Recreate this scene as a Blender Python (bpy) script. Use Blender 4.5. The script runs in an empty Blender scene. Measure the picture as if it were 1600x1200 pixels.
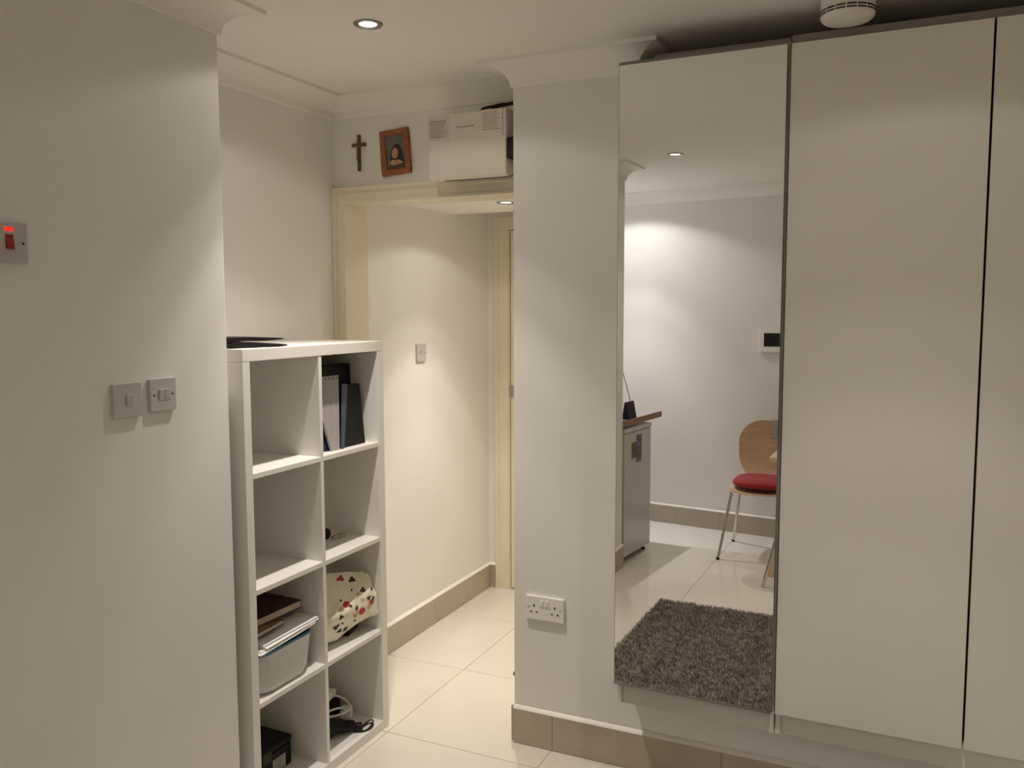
import bpy, bmesh, math, random
import numpy as np
from mathutils import Vector, Matrix

random.seed(7)
S = bpy.context.scene
COL = S.collection

# ------------------------------------------------------------------ camera
CAM = Vector((1.2548, -2.7363, 1.5853))
YAW, PITCH, ROLL, FPX = 0.4322, -0.0880, -0.0025, 1329.5
cam_d = bpy.data.cameras.new('camera')
cam_d.sensor_fit = 'HORIZONTAL'; cam_d.sensor_width = 36.0
cam_d.lens = FPX / 1600.0 * 36.0
cam_d.clip_start = 0.02
cam = bpy.data.objects.new('camera', cam_d); COL.objects.link(cam)
_cy, _sy, _cp, _sp, _cr, _sr = (math.cos(YAW), math.sin(YAW), math.cos(PITCH), math.sin(PITCH), math.cos(ROLL), math.sin(ROLL))
_r = Vector((_cy, _sy, 0)); _f = Vector((-_sy * _cp, _cy * _cp, _sp)); _u = Vector((_sy * _sp, -_cy * _sp, _cp))
_R = _r * _cr + _u * _sr; _U = -_r * _sr + _u * _cr
cam.matrix_world = Matrix(((_R.x, _U.x, -_f.x, CAM.x), (_R.y, _U.y, -_f.y, CAM.y), (_R.z, _U.z, -_f.z, CAM.z), (0, 0, 0, 1)))
S.camera = cam

# ------------------------------------------------------------------ world, exposure
w = bpy.data.worlds.new('night'); S.world = w; w.use_nodes = True
w.node_tree.nodes['Background'].inputs[0].default_value = (0, 0, 0, 1)
w.node_tree.nodes['Background'].inputs[1].default_value = 0.0
S.view_settings.view_transform = 'Standard'; S.view_settings.look = 'None'
S.view_settings.gamma = 1.0; S.view_settings.use_curve_mapping = False
S.view_settings.exposure = 0.0
try:
    S.cycles.use_denoising = True
    S.cycles.max_bounces = 16; S.cycles.diffuse_bounces = 10; S.cycles.glossy_bounces = 6
    S.cycles.caustics_reflective = True; S.cycles.sample_clamp_indirect = 4.0
except Exception:
    pass
# ceiling downlights, wardrobe and table ones unseen and added for brightness: (x, y, ceiling z, power, colour)
WARM = (1.0, 0.915, 0.805); COOL = (1.0, 0.965, 0.945)
LAMPS = [
    ('main', -0.213, -0.561, None, 108.0, WARM, 0.8),
    ('hall', -0.400, 0.790, 2.065, 94.0, WARM),
    ('mid', 0.033, -2.245, None, 26.0, WARM),
    ('kitchen', -0.660, -3.240, None, 100.0, COOL, 3.6),
    ('wardrobe', 1.250, -0.900, None, 70.0, WARM),  # unseen lamp, position and power chosen to brighten the doors
    ('table', 1.500, -2.300, None, 66.0, WARM),  # unseen lamp added as fill for doors and ceiling
]

# ------------------------------------------------------------------ dimensions (metres)
ZC = 2.4233                       # ceiling
XL, YL = -0.504, -0.868           # left wall face and its corner
XA, YB = -0.873, 0.158            # shelf alcove wall, wall over the doorway
XH, YH = -0.866, 1.543            # hall wall, hall end wall
XP = 0.4347                       # pier right corner (left corner is x = 0, face y = 0)
HB, TB = 0.1304, 0.014            # skirting
YW = -0.16                        # wardrobe door plane
def yback(x): return -3.704 + 0.107 * (x + 0.5)
XK0, XK1 = XA + 0.002, -0.4859    # shelf unit depth
YK0, YK1, HK = -0.828, -0.0943, 1.47

# ------------------------------------------------------------------ materials
MATS = {}
def mat(name, color, rough=0.5, metal=0.0, noise=0.0, scale=8.0, bump=0.0, bscale=200.0, coat=0.0, emit=None, estr=0.0, spec=0.5, stretch=None, trans=0.0, sheen=0.0):
    if name in MATS: return MATS[name]
    m = bpy.data.materials.new(name); m.use_nodes = True
    nt = m.node_tree; b = nt.nodes['Principled BSDF']
    b.inputs['Roughness'].default_value = rough; b.inputs['Metallic'].default_value = metal
    b.inputs['Specular IOR Level'].default_value = spec
    b.inputs['Coat Weight'].default_value = coat; b.inputs['Coat Roughness'].default_value = 0.05
    b.inputs['Transmission Weight'].default_value = trans
    b.inputs['Sheen Weight'].default_value = sheen
    tc = nt.nodes.new('ShaderNodeTexCoord'); src = tc.outputs['Object']
    if stretch:
        mp = nt.nodes.new('ShaderNodeMapping'); mp.inputs['Scale'].default_value = stretch
        nt.links.new(src, mp.inputs['Vector']); src = mp.outputs['Vector']
    n = nt.nodes.new('ShaderNodeTexNoise'); n.inputs['Scale'].default_value = scale; n.inputs['Detail'].default_value = 4
    nt.links.new(src, n.inputs['Vector'])
    cr = nt.nodes.new('ShaderNodeValToRGB')
    cr.color_ramp.elements[0].position = 0.3; cr.color_ramp.elements[1].position = 0.7
    cr.color_ramp.elements[0].color = tuple(max(0, c * (1 - noise)) for c in color) + (1,)
    cr.color_ramp.elements[1].color = tuple(min(1, c * (1 + noise)) for c in color) + (1,)
    nt.links.new(n.outputs['Fac'], cr.inputs['Fac']); nt.links.new(cr.outputs['Color'], b.inputs['Base Color'])
    if bump > 0:
        n2 = nt.nodes.new('ShaderNodeTexNoise'); n2.inputs['Scale'].default_value = bscale; n2.inputs['Detail'].default_value = 3
        nt.links.new(tc.outputs['Object'], n2.inputs['Vector'])
        bp = nt.nodes.new('ShaderNodeBump'); bp.inputs['Strength'].default_value = bump; bp.inputs['Distance'].default_value = 0.002
        nt.links.new(n2.outputs['Fac'], bp.inputs['Height']); nt.links.new(bp.outputs['Normal'], b.inputs['Normal'])
    if emit:
        b.inputs['Emission Color'].default_value = tuple(emit) + (1,); b.inputs['Emission Strength'].default_value = estr
    MATS[name] = m
    return m

M_WALL = mat('wall paint', (0.81, 0.795, 0.77), 0.55, noise=0.015, scale=3, bump=0.10, bscale=120)
M_CEIL = mat('ceiling paint', (0.88, 0.865, 0.83), 0.75, noise=0.01, scale=3, bump=0.06, bscale=150)
M_CREAM = mat('cream gloss paint', (0.78, 0.72, 0.57), 0.32, noise=0.02, scale=6)
M_FLOOR = mat('grout', (0.42, 0.37, 0.31), 0.8, noise=0.1, scale=60)
M_TILE = mat('polished floor tile', (0.70, 0.655, 0.585), 0.07, noise=0.03, scale=2.5, spec=0.5)
M_KTILE = mat('white kitchen floor tile', (0.86, 0.84, 0.80), 0.2, noise=0.02, scale=3)
M_TAUPE = mat('taupe skirting tile', (0.45, 0.385, 0.31), 0.35, noise=0.06, scale=9)
M_CAULK = mat('white sealant', (0.85, 0.82, 0.77), 0.45, noise=0.02, scale=20)
M_SHELF = mat('white foil board', (0.80, 0.785, 0.75), 0.38, noise=0.01, scale=5)
M_WARD = mat('warm white wardrobe board', (0.81, 0.785, 0.725), 0.48, noise=0.012, scale=4, bump=0.03, bscale=300)
M_MIRROR = mat('silver mirror', (0.90, 0.90, 0.885), 0.0, metal=1.0)
M_GREY = mat('grey edge', (0.22, 0.205, 0.19), 0.4, noise=0.03)
M_ALU = mat('brushed aluminium', (0.55, 0.54, 0.52), 0.35, metal=1.0, noise=0.05)
M_CHROME = mat('chrome', (0.62, 0.60, 0.56), 0.18, metal=1.0, noise=0.04)
M_DKCHROME = mat('dark bezel metal', (0.38, 0.36, 0.33), 0.3, metal=1.0, noise=0.05)
M_PLAST = mat('white plastic', (0.52, 0.495, 0.48), 0.35, noise=0.01)
M_PLASTW = mat('bright white plastic', (0.84, 0.82, 0.80), 0.35, noise=0.01)
M_BLACK = mat('black plastic', (0.005, 0.005, 0.006), 0.5, noise=0.1, spec=0.25)
M_LEATHER = mat('black leather', (0.006, 0.0055, 0.0055), 0.5, noise=0.2, scale=80, bump=0.2, bscale=400, spec=0.25)
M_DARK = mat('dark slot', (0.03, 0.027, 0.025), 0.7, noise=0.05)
M_RED = mat('red plastic', (0.30, 0.012, 0.018), 0.4, noise=0.05)
M_NEON = mat('lit red neon', (0.5, 0.02, 0.02), 0.4, emit=(1.0, 0.03, 0.02), estr=0.8)
M_WOODF = mat('red brown frame wood', (0.30, 0.105, 0.035), 0.42, noise=0.25, scale=12, stretch=(1, 1, 6))
M_CROSS = mat('dark cross wood', (0.115, 0.075, 0.04), 0.5, noise=0.25, scale=30)
M_BRONZE = mat('bronze figure', (0.22, 0.15, 0.07), 0.4, metal=0.7, noise=0.2)
M_LAMP = mat('lamp glass', (1, 0.95, 0.88), 0.4, emit=(1.0, 0.90, 0.76), estr=14.0)
M_TEXT = mat('grey print', (0.20, 0.18, 0.16), 0.6, noise=0.1)
M_BOXC = mat('cream box plastic', (0.74, 0.70, 0.62), 0.4, noise=0.01)
M_PAPER = mat('paper', (0.86, 0.85, 0.84), 0.7, noise=0.02, scale=20)
M_NAVY = mat('navy folder', (0.02, 0.025, 0.10), 0.35, noise=0.1)
M_POCKET = mat('clear pocket sheets', (0.36, 0.335, 0.335), 0.25, noise=0.08, scale=10, stretch=(1, 14, 1))
M_GREEN = mat('green card', (0.09, 0.24, 0.07), 0.5, noise=0.1)
M_TEAL = mat('teal liner', (0.0, 0.045, 0.075), 0.45, noise=0.05)
M_BASKET = mat('pale grey basket', (0.60, 0.60, 0.58), 0.45, noise=0.01)
M_BAG = mat('cream wipe cloth', (0.82, 0.80, 0.64), 0.5, noise=0.05, scale=15, bump=0.12, bscale=60)
M_BAGRED = mat('red print', (0.48, 0.03, 0.05), 0.6, noise=0.1)
M_BAGBLK = mat('black print', (0.02, 0.018, 0.018), 0.6, noise=0.1)
M_BAGTAN = mat('tan print', (0.55, 0.36, 0.17), 0.6, noise=0.1)
M_BOOKD = mat('dark book cover', (0.045, 0.018, 0.016), 0.4, noise=0.2)
M_BOOKB = mat('brown book cover', (0.17, 0.11, 0.065), 0.45, noise=0.4, scale=25)
M_PAGES = mat('book pages', (0.62, 0.53, 0.41), 0.8, noise=0.08, scale=40, stretch=(1, 1, 20))
M_BIRCH = mat('birch veneer', (0.46, 0.29, 0.17), 0.35, noise=0.10, scale=5, stretch=(2, 2, 10))
M_BIRCHL = mat('pale birch', (0.72, 0.55, 0.36), 0.4, noise=0.08, scale=6, stretch=(1, 8, 8))
M_CUSH = mat('red cushion fabric', (0.34, 0.012, 0.02), 0.85, noise=0.12, scale=30, bump=0.3, bscale=300, sheen=0.2)
M_FRIDGE = mat('white enamel', (0.54, 0.53, 0.525), 0.2, noise=0.01)
M_FRIDGES = mat('grey fridge seal', (0.28, 0.27, 0.26), 0.5, noise=0.05)
M_WTOP = mat('grey worktop laminate', (0.26, 0.26, 0.27), 0.25, noise=0.2, scale=50)
M_WTEDGE = mat('brown worktop edge', (0.25, 0.13, 0.055), 0.45, noise=0.2, scale=20)
M_RUG = mat('grey rug pile', (0.275, 0.25, 0.215), 0.9, noise=0.6, scale=38)
M_SCREEN = mat('black screen', (0.008, 0.008, 0.01), 0.1, noise=0.05)

# ------------------------------------------------------------------ geometry helpers
class G:
    """Collects polygons for one mesh."""
    def __init__(s): s.v = []; s.f = []; s.m = []; s.mi = 0
    def add(s, vs, fs):
        o = len(s.v); s.v += [tuple(q) for q in vs]
        for f in fs: s.f.append(tuple(i + o for i in f)); s.m.append(s.mi)
        return s
    def slot(s, i): s.mi = i; return s
    def box(s, x0, x1, y0, y1, z0, z1):
        return s.add([(x0, y0, z0), (x1, y0, z0), (x1, y1, z0), (x0, y1, z0), (x0, y0, z1), (x1, y0, z1), (x1, y1, z1), (x0, y1, z1)],
                     [(3, 2, 1, 0), (4, 5, 6, 7), (0, 1, 5, 4), (1, 2, 6, 5), (2, 3, 7, 6), (3, 0, 4, 7)])
    def prism(s, poly, axis, a, b):
        """poly: 2D outline; axis: the extruded axis; the other two axes keep their order."""
        n = len(poly)
        def P(q, t):
            c = list(q); c.insert(axis, t); return tuple(c)
        vs = [P(q, a) for q in poly] + [P(q, b) for q in poly]
        fs = [tuple(range(n))[::-1], tuple(range(n, 2 * n))] + [(i, (i + 1) % n, (i + 1) % n + n, i + n) for i in range(n)]
        return s.add(vs, fs)
    def tube(s, pts, r, n=10, cap=True):
        pts = [Vector(p) for p in pts]; rs = r if isinstance(r, (list, tuple)) else [r] * len(pts)
        vs = []; fs = []; up = None
        for i, p in enumerate(pts):
            t = (pts[min(i + 1, len(pts) - 1)] - pts[max(i - 1, 0)]).normalized()
            if up is None: up = Vector((0, 0, 1)) if abs(t.z) < 0.9 else Vector((1, 0, 0))
            a = t.cross(up).normalized(); b = a.cross(t).normalized(); up = b
            for k in range(n):
                th = 2 * math.pi * k / n; vs.append(tuple(p + (a * math.cos(th) + b * math.sin(th)) * rs[i]))
        for i in range(len(pts) - 1):
            for k in range(n): fs.append((i * n + k, i * n + (k + 1) % n, (i + 1) * n + (k + 1) % n, (i + 1) * n + k))
        if cap: fs.append(tuple(range(n))[::-1]); fs.append(tuple((len(pts) - 1) * n + k for k in range(n)))
        return s.add(vs, fs)
    def lathe(s, prof, c, n=32, axis='z'):
        """prof: (radius, height) list."""
        vs = []; fs = []
        for (r, h) in prof:
            for k in range(n):
                th = 2 * math.pi * k / n; x, y = r * math.cos(th), r * math.sin(th)
                vs.append({'z': (c[0] + x, c[1] + y, c[2] + h), 'x': (c[0] + h, c[1] + x, c[2] + y), 'y': (c[0] + x, c[1] + h, c[2] + y)}[axis])
        for i in range(len(prof) - 1):
            for k in range(n): fs.append((i * n + k, i * n + (k + 1) % n, (i + 1) * n + (k + 1) % n, (i + 1) * n + k))
        if prof[0][0] > 1e-5: fs.append(tuple(range(n))[::-1])
        if prof[-1][0] > 1e-5: fs.append(tuple((len(prof) - 1) * n + k for k in range(n)))
        return s.add(vs, fs)
    def grid(s, P, nu, nv, close=False):
        vs = [P(i / nu, j / nv) for j in range(nv + 1) for i in range(nu + 1)]
        fs = [(j * (nu + 1) + i, j * (nu + 1) + i + 1, (j + 1) * (nu + 1) + i + 1, (j + 1) * (nu + 1) + i) for j in range(nv) for i in range(nu)]
        return s.add(vs, fs)
    def xform(s, M):
        s.v = [tuple(M @ Vector(q)) for q in s.v]; return s

def rrect(w, h, r, n=5, cx=0, cy=0):
    out = []
    for (sx, sy, a0) in ((1, 1, 0), (-1, 1, 90), (-1, -1, 180), (1, -1, 270)):
        for k in range(n + 1):
            a = math.radians(a0 + 90 * k / n); out.append((cx + sx * (w / 2 - r) + r * math.cos(a), cy + sy * (h / 2 - r) + r * math.sin(a)))
    return out

BASE = {}
def mesh_obj(name, g, mats, bevel=0.0, seg=2, smooth=True, angle=35, base=None, parent=None):
    if not isinstance(mats, (list, tuple)): mats = [mats]
    me = bpy.data.meshes.new(name)
    vs = g.v
    if base is not None:
        inv = base.inverted(); vs = [tuple(inv @ Vector(q)) for q in vs]
    me.from_pydata(vs, [], g.f)
    for m in mats: me.materials.append(m)
    me.polygons.foreach_set('material_index', g.m)
    bm = bmesh.new(); bm.from_mesh(me)
    bmesh.ops.remove_doubles(bm, verts=bm.verts, dist=1e-6)
    bmesh.ops.recalc_face_normals(bm, faces=bm.faces)
    if bevel > 0:
        ed = [e for e in bm.edges if len(e.link_faces) == 2 and e.calc_face_angle(0) > math.radians(40)]
        bmesh.ops.bevel(bm, geom=ed, offset=bevel, segments=seg, profile=0.5, affect='EDGES', clamp_overlap=True)
    bm.to_mesh(me); bm.free()
    if smooth and (bevel == 0 or seg >= 3):
        me.polygons.foreach_set('use_smooth', [True] * len(me.polygons)); me.set_sharp_from_angle(angle=math.radians(angle))
    me.update()
    o = bpy.data.objects.new(name, me); COL.objects.link(o)
    if bevel > 0 and seg >= 3:
        o.modifiers.new('weighted normals', 'WEIGHTED_NORMAL').keep_sharp = True
    if parent is not None: o.parent = parent
    return o

def tag(o, label, cat, group=None, kind=None):
    if label: o['label'] = label
    if cat: o['category'] = cat
    if group: o['group'] = group
    if kind: o['kind'] = kind
    return o

def thing(name, label, cat, loc, rz=0.0, group=None):
    o = bpy.data.objects.new(name, None); COL.objects.link(o); o.empty_display_size = 0.05
    o.location = loc; o.rotation_euler = (0, 0, rz)
    BASE[o.name] = Matrix.Translation(Vector(loc)) @ Matrix.Rotation(rz, 4, 'Z')
    return tag(o, label, cat, group)

def part(name, g, mats, parent, label=None, world=True, **k):
    b = BASE.get(parent.name, Matrix.Identity(4))
    o = mesh_obj(name, g, mats, base=b if world else None, parent=parent, **k)
    BASE[o.name] = b
    if label: o['label'] = label
    return o

def solo(name, g, mats, label, cat, group=None, kind=None, **k):
    """A thing that is one mesh, origin at its base."""
    xs = [q[0] for q in g.v]; ys = [q[1] for q in g.v]; zs = [q[2] for q in g.v]
    loc = Vector(((min(xs) + max(xs)) / 2, (min(ys) + max(ys)) / 2, min(zs)))
    b = Matrix.Translation(loc); o = mesh_obj(name, g, mats, base=b, **k); o.location = loc; BASE[o.name] = b
    return tag(o, label, cat, group, kind)

def struct(name, g, mats, parent=None, **k):
    o = mesh_obj(name, g, mats, parent=parent, **k)
    BASE[o.name] = Matrix.Identity(4)
    o['kind'] = 'structure'
    return o

# ================================================================== THE SHELL
HT = ZC + 0.02
struct('wall_left', G().box(-1.10, XL, -2.36, YL, 0, HT), M_WALL, bevel=0.004)
struct('wall_alcove', G().box(-1.10, XA, YL, YB, 0, HT), M_WALL)
struct('wall_hall_left', G().box(-1.10, XH, YB, 1.70, 0, HT), M_WALL)
struct('wall_doorway', G().box(XH, 0, YB, 0.30, 2.045, HT), M_WALL)
g = G().box(XH, -0.735, YH, 1.66, 0, HT).box(-0.735, 0.0, YH, 1.66, 2.03, HT)
struct('wall_hall_end', g, M_WALL)
struct('wall_pier', G().box(0, XP, 0, 1.66, 0, HT), M_WALL)
struct('wall_niche_back', G().box(XP, 1.96, 0.46, 0.58, 0, HT), M_WALL)
struct('wall_ledge', G().box(XP, 1.96, 0.0, 0.46, 0, 0.293), M_WALL)
struct('wall_niche_side', G().box(1.96, 4.30, 0.0, 0.58, 0, HT), M_WALL)
struct('wall_right', G().box(4.20, 4.30, -3.90, 0.0, 0, HT), M_WALL)
g = G().prism([(-1.10, yback(-1.10)), (4.30, yback(4.30)), (4.30, yback(4.30) - 0.12), (-1.10, yback(-1.10) - 0.12)], 2, 0, HT)
struct('wall_back', g, M_WALL)
struct('wall_kitchen', G().box(-1.10, -0.95, -3.80, -2.52, 0, HT), M_WALL)
struct('wall_stub', G().box(-1.10, -0.345, -2.52, -2.36, 0, HT), M_WALL, bevel=0.003)
struct('ceiling', G().box(-1.15, 4.35, -4.0, 1.72, ZC, ZC + 0.1), M_CEIL)
struct('ceiling_hall', G().box(XH, 0, 0.30, 1.133, 2.065, ZC), M_CEIL)

# floor: grout bed with single tiles laid on it
TS, TX, TY = 0.6122, -0.463, -0.1404
floor = struct('floor', G().box(-1.15, 4.35, -4.0, 1.72, -0.08, -0.0022), M_FLOOR)
gap = 0.0014
def tile_mesh(nm, sx, sy, m):
    g = G().box(0, sx, 0, sy, -0.010, 0.0)
    o = mesh_obj(nm, g, m, bevel=0.0009, seg=1); return o
tm = None
YKIT = TY - 5 * TS + 0.07          # the white strip of kitchen floor starts here
for i in range(-2, 8):
    for j in range(-5, 4):
        x0, x1 = TX + i * TS, TX + (i + 1) * TS; y0, y1 = TY + j * TS, TY + (j + 1) * TS
        x0c, x1c = max(x0, -1.14), min(x1, 4.34); y0c, y1c = max(y0, YKIT if j == -5 else y0), min(y1, 1.71)
        if x1c - x0c < 0.02 or y1c - y0c < 0.02: continue
        full = (x0c == x0 and x1c == x1 and y0c == y0 and y1c == y1)
        if full and tm is not None:
            o = tm.copy(); COL.objects.link(o)
        else:
            o = tile_mesh('tile', x1c - x0c - 2 * gap, y1c - y0c - 2 * gap, M_TILE)
            if full: tm = o
        o.parent = floor; o.location = (x0c + gap, y0c + gap, 0)
for i in range(-2, 8):
    x0, x1 = max(TX + i * TS, -1.14), min(TX + (i + 1) * TS, 4.34)
    o = tile_mesh('tile', x1 - x0 - 2 * gap, YKIT + 3.98 - 2 * gap, M_KTILE); o.parent = floor; o.location = (x0 + gap, -3.98 + gap, 0)

# coved cornice, one length per wall, mitred at the corners
loop = [(XL, -2.36), (XL, YL), (XA, YL), (XA, YB), (0, YB), (0, 0), (XP, 0), (XP, 0.46), (1.96, 0.46), (1.96, 0), (4.20, 0),
        (4.20, yback(4.20)), (-0.95, yback(-0.95)), (-0.95, -2.52), (-0.345, -2.52), (-0.345, -2.36)]
CP, CH = 0.094, 0.080
prof = [(0.0, -CH), (0.006, -CH), (0.008, -CH + 0.004)]
for k in range(11):
    a = math.radians(90 * k / 10); prof.append((CP - 0.004 - (CP - 0.012) * math.cos(a), -CH + 0.004 + (CH - 0.016) * math.sin(a)))
prof += [(CP, -0.012), (CP, 0.0), (0.0, 0.0)]
def nrm(a, b):
    d = Vector((b[0] - a[0], b[1] - a[1])).normalized(); return Vector((d.y, -d.x))
NL = len(loop)
for i in range(NL):
    a, b = loop[i], loop[(i + 1) % NL]
    n0 = nrm(loop[i - 1], a); n1 = nrm(a, b); n2 = nrm(b, loop[(i + 2) % NL])
    ma = (n0 + n1) / (1 + n0.dot(n1)); mb = (n1 + n2) / (1 + n1.dot(n2))
    g = G(); np_ = len(prof)
    vs = [(a[0] + ma.x * o_, a[1] + ma.y * o_, ZC + z_) for o_, z_ in prof] + [(b[0] + mb.x * o_, b[1] + mb.y * o_, ZC + z_) for o_, z_ in prof]
    g.add(vs, [(k, (k + 1) % np_, (k + 1) % np_ + np_, k + np_) for k in range(np_)] + [tuple(range(np_))[::-1], tuple(range(np_, 2 * np_))])
    struct('trim_%d' % (i + 1), g, M_CEIL, angle=50)

# skirting: taupe tiles with a white sealant bead on top
def skirting(name, pts, cuts=0.60, first=None):
    """pts: wall line, room on its right-hand side; tiles are parts."""
    root = None
    for k in range(len(pts) - 1):
        a, b = Vector(pts[k]), Vector(pts[k + 1]); n = nrm(a, b); d = (b - a).normalized(); L = (b - a).length
        e0 = e1 = 0.0
        if k > 0:
            n0 = nrm(pts[k - 1], pts[k]); e0 = TB * (1 if n0.cross(n) < 0 else -1) if abs(n0.cross(n)) > .5 else 0
        if k < len(pts) - 2:
            n2 = nrm(pts[k + 1], pts[k + 2]); e1 = TB * (1 if n.cross(n2) < 0 else -1) if abs(n.cross(n2)) > .5 else 0
        ang = math.atan2(d.y, d.x)
        T = Matrix.Translation((a.x, a.y, 0)) @ Matrix.Rotation(ang, 4, 'Z')
        # sealant bead: wedge above the tiles (local: x along, -y into the room)
        bead = [(-0.0, HB), (-TB - 0.0005, HB), (-TB + 0.001, HB + 0.003), (-0.001, HB + 0.012)]
        gg = G().prism(bead, 0, -max(e0, 0), L + max(e1, 0)).xform(T)
        if root is None:
            root = struct(name, gg, M_CAULK)
        else:
            part('sealant', gg, M_CAULK, root)
        s = -max(e0, 0) if e0 > 0 else 0.0
        s0 = s; end = L + (max(e1, 0)) - 0.0; nxt = (first if first and k == len(pts) - 2 else cuts)
        while s < end - 0.004:
            t = min(end, (s0 + nxt))
            if end - t < 0.03: t = end
            gg = G().box(s + 0.0006, t - 0.0006, -TB, -0.0002, 0.001, HB).xform(T)
            part('tile', gg, M_TAUPE, root, bevel=0.0008, seg=1)
            s = t; nxt = (s - s0) + cuts
    return root
skirting('baseboard_left', [(XL, -2.36 + TB), (XL, YL)])
skirting('baseboard_alcove', [(XA, YL), (XA, YB - 0.02)])
skirting('baseboard_hall_left', [(XH, 0.30), (XH, YH)], 0.60)
skirting('baseboard_hall_end', [(XH + TB, YH), (-0.815, YH)])
skirting('baseboard_pier', [(0.0, 0.02), (0.0, 0.0), (1.96, 0.0)], 0.60, 0.154)
skirting('baseboard_right', [(4.20, 0.0), (4.20, yback(4.20) + 0.02)])
skirting('baseboard_back', [(4.18, yback(4.18)), (-0.93, yback(-0.93))])
skirting('baseboard_stub', [(-0.345, -2.52), (-0.345, -2.37)])

# doorway casing and lining, painted cream
XI, ZI, ZO = -0.815, 2.009, 2.072
def casing(name, xo0, xi0, xi1, xo1, zi, zo, y, depth, mtl):
    """Stepped architrave round an opening (left leg, head, right leg), face towards -y."""
    root = None
    wl = xi0 - xo0
    steps = [(0.02, 0.97, 0.012), (0.0, 0.22, depth), (0.21, 0.30, depth * 0.8), (0.82, 1.0, 0.016)]
    for nm, which in (('trim_leg', 'L'), ('trim_head', 'H'), ('trim_leg', 'R')):
        g = G()
        for (f0, f1, dp) in steps:
            if which == 'L': g.box(xo0 + wl * f0, xo0 + wl * f1, y - dp, y, 0, zo - (zo - zi) * f0)
            elif which == 'R': g.box(xo1 - wl * f1, xo1 - wl * f0, y - dp, y, 0, zo - (zo - zi) * f0)
            else: g.box(xo0 + wl * f0, xo1 - wl * f0, y - dp - 0.0004, y, zo - (zo - zi) * f1, zo - (zo - zi) * f0)
        if root is None: root = struct(name, g, mtl)
        else: part(nm, g, mtl, root)
    return root
casing('trim_20', XA + 0.002, XI, -0.060, -0.002, ZI, ZO, YB, 0.024, M_CREAM)
g = G().box(XA + 0.002, XI, YB, 0.301, 0, ZI + 0.03).box(XI, -0.06, YB, 0.301, ZI, ZI + 0.034).box(-0.06, -0.002, YB, 0.301, 0, ZI + 0.03)
struct('trim_21', g, M_CREAM)
# hall end door
casing('trim_22', -0.815, -0.735, -0.020, -0.001, 2.03, 2.085, YH, 0.022, M_CREAM)
d1 = struct('door_1', G().box(-0.7275, -0.012, YH + 0.002, YH + 0.046, 0.006, 2.014), M_CREAM, bevel=0.002)
part('door_frame', G().box(-0.735, -0.7315, YH - 0.002, YH + 0.10, 0, 2.03).box(-0.7315, -0.001, YH - 0.002, YH + 0.10, 2.0185, 2.03), M_CREAM, d1)
part('latch', G().box(-0.7265, -0.704, YH - 0.008, YH + 0.002, 1.10, 1.16), M_DKCHROME, d1, bevel=0.001)
part('spy_hole', G().lathe([(0.0, 0), (0.013, 0), (0.015, -0.006), (0.008, -0.008), (0, -0.008)], (-0.690, YH + 0.002, 1.585), 16, 'y'), M_BLACK, d1)

# ================================================================== DOWNLIGHTS
def downlight(key, x, y, z, power, col, wide=1.0):
    z = ZC if z is None else z
    lab = {'main': 'lit recessed ceiling spotlight in the main room near the shelving alcove',
           'hall': 'lit recessed spotlight in the low hall ceiling behind the doorway',
           'mid': 'recessed ceiling spotlight seen in the mirror above the rug',
           'kitchen': 'bright recessed ceiling spotlight over the kitchen worktop',
           'wardrobe': 'guessed unseen ceiling spotlight placed to brighten the white wardrobe doors',
           'table': 'guessed unseen ceiling spotlight added as fill light for the room'}[key]
    t = thing('ceiling_spotlight', lab, 'spotlight', (x, y, z), group='recessed ceiling spotlights')
    part('bezel', G().lathe([(0.026, -0.0005), (0.029, -0.004), (0.041, -0.005), (0.044, -0.0005)], (x, y, z), 40), M_DKCHROME, t, angle=60)
    part('lamp', G().lathe([(0.0, -0.0022), (0.018, -0.0022), (0.026, -0.0012)], (x, y, z), 32), M_LAMP, t)
    ld = bpy.data.lights.new('beam', 'SPOT'); ld.energy = power; ld.color = col; ld.shadow_soft_size = 0.02
    ld.spot_size = math.radians(146); ld.spot_blend = 0.30 if key == 'kitchen' else 0.18
    ld.use_nodes = True; nt = ld.node_tree; em = nt.nodes['Emission']
    tc = nt.nodes.new('ShaderNodeTexCoord'); sx = nt.nodes.new('ShaderNodeSeparateXYZ'); ab = nt.nodes.new('ShaderNodeMath'); ab.operation = 'ABSOLUTE'
    cr = nt.nodes.new('ShaderNodeValToRGB'); cr.color_ramp.interpolation = 'EASE'
    E = cr.color_ramp.elements
    E[0].position = 0.33; E[0].color = (0.025,) * 3 + (1,); E[1].position = 1.0; E[1].color = (1, 1, 1, 1)
    for p_, v_ in ((0.42, 0.045 * wide), (0.70, 0.055 * wide), (0.79, max(0.13, 0.055 * wide)), (0.87, 0.42), (0.94, 0.78)):
        e = E.new(p_); e.color = (v_,) * 3 + (1,)
    nt.links.new(tc.outputs['Normal'], sx.inputs[0]); nt.links.new(sx.outputs['Z'], ab.inputs[0]); nt.links.new(ab.outputs[0], cr.inputs['Fac'])
    nt.links.new(cr.outputs['Color'], em.inputs['Strength'])
    lo = bpy.data.objects.new('beam', ld); COL.objects.link(lo); lo.parent = t; lo.location = (0, 0, -0.010)
for a in LAMPS: downlight(*a)

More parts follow.
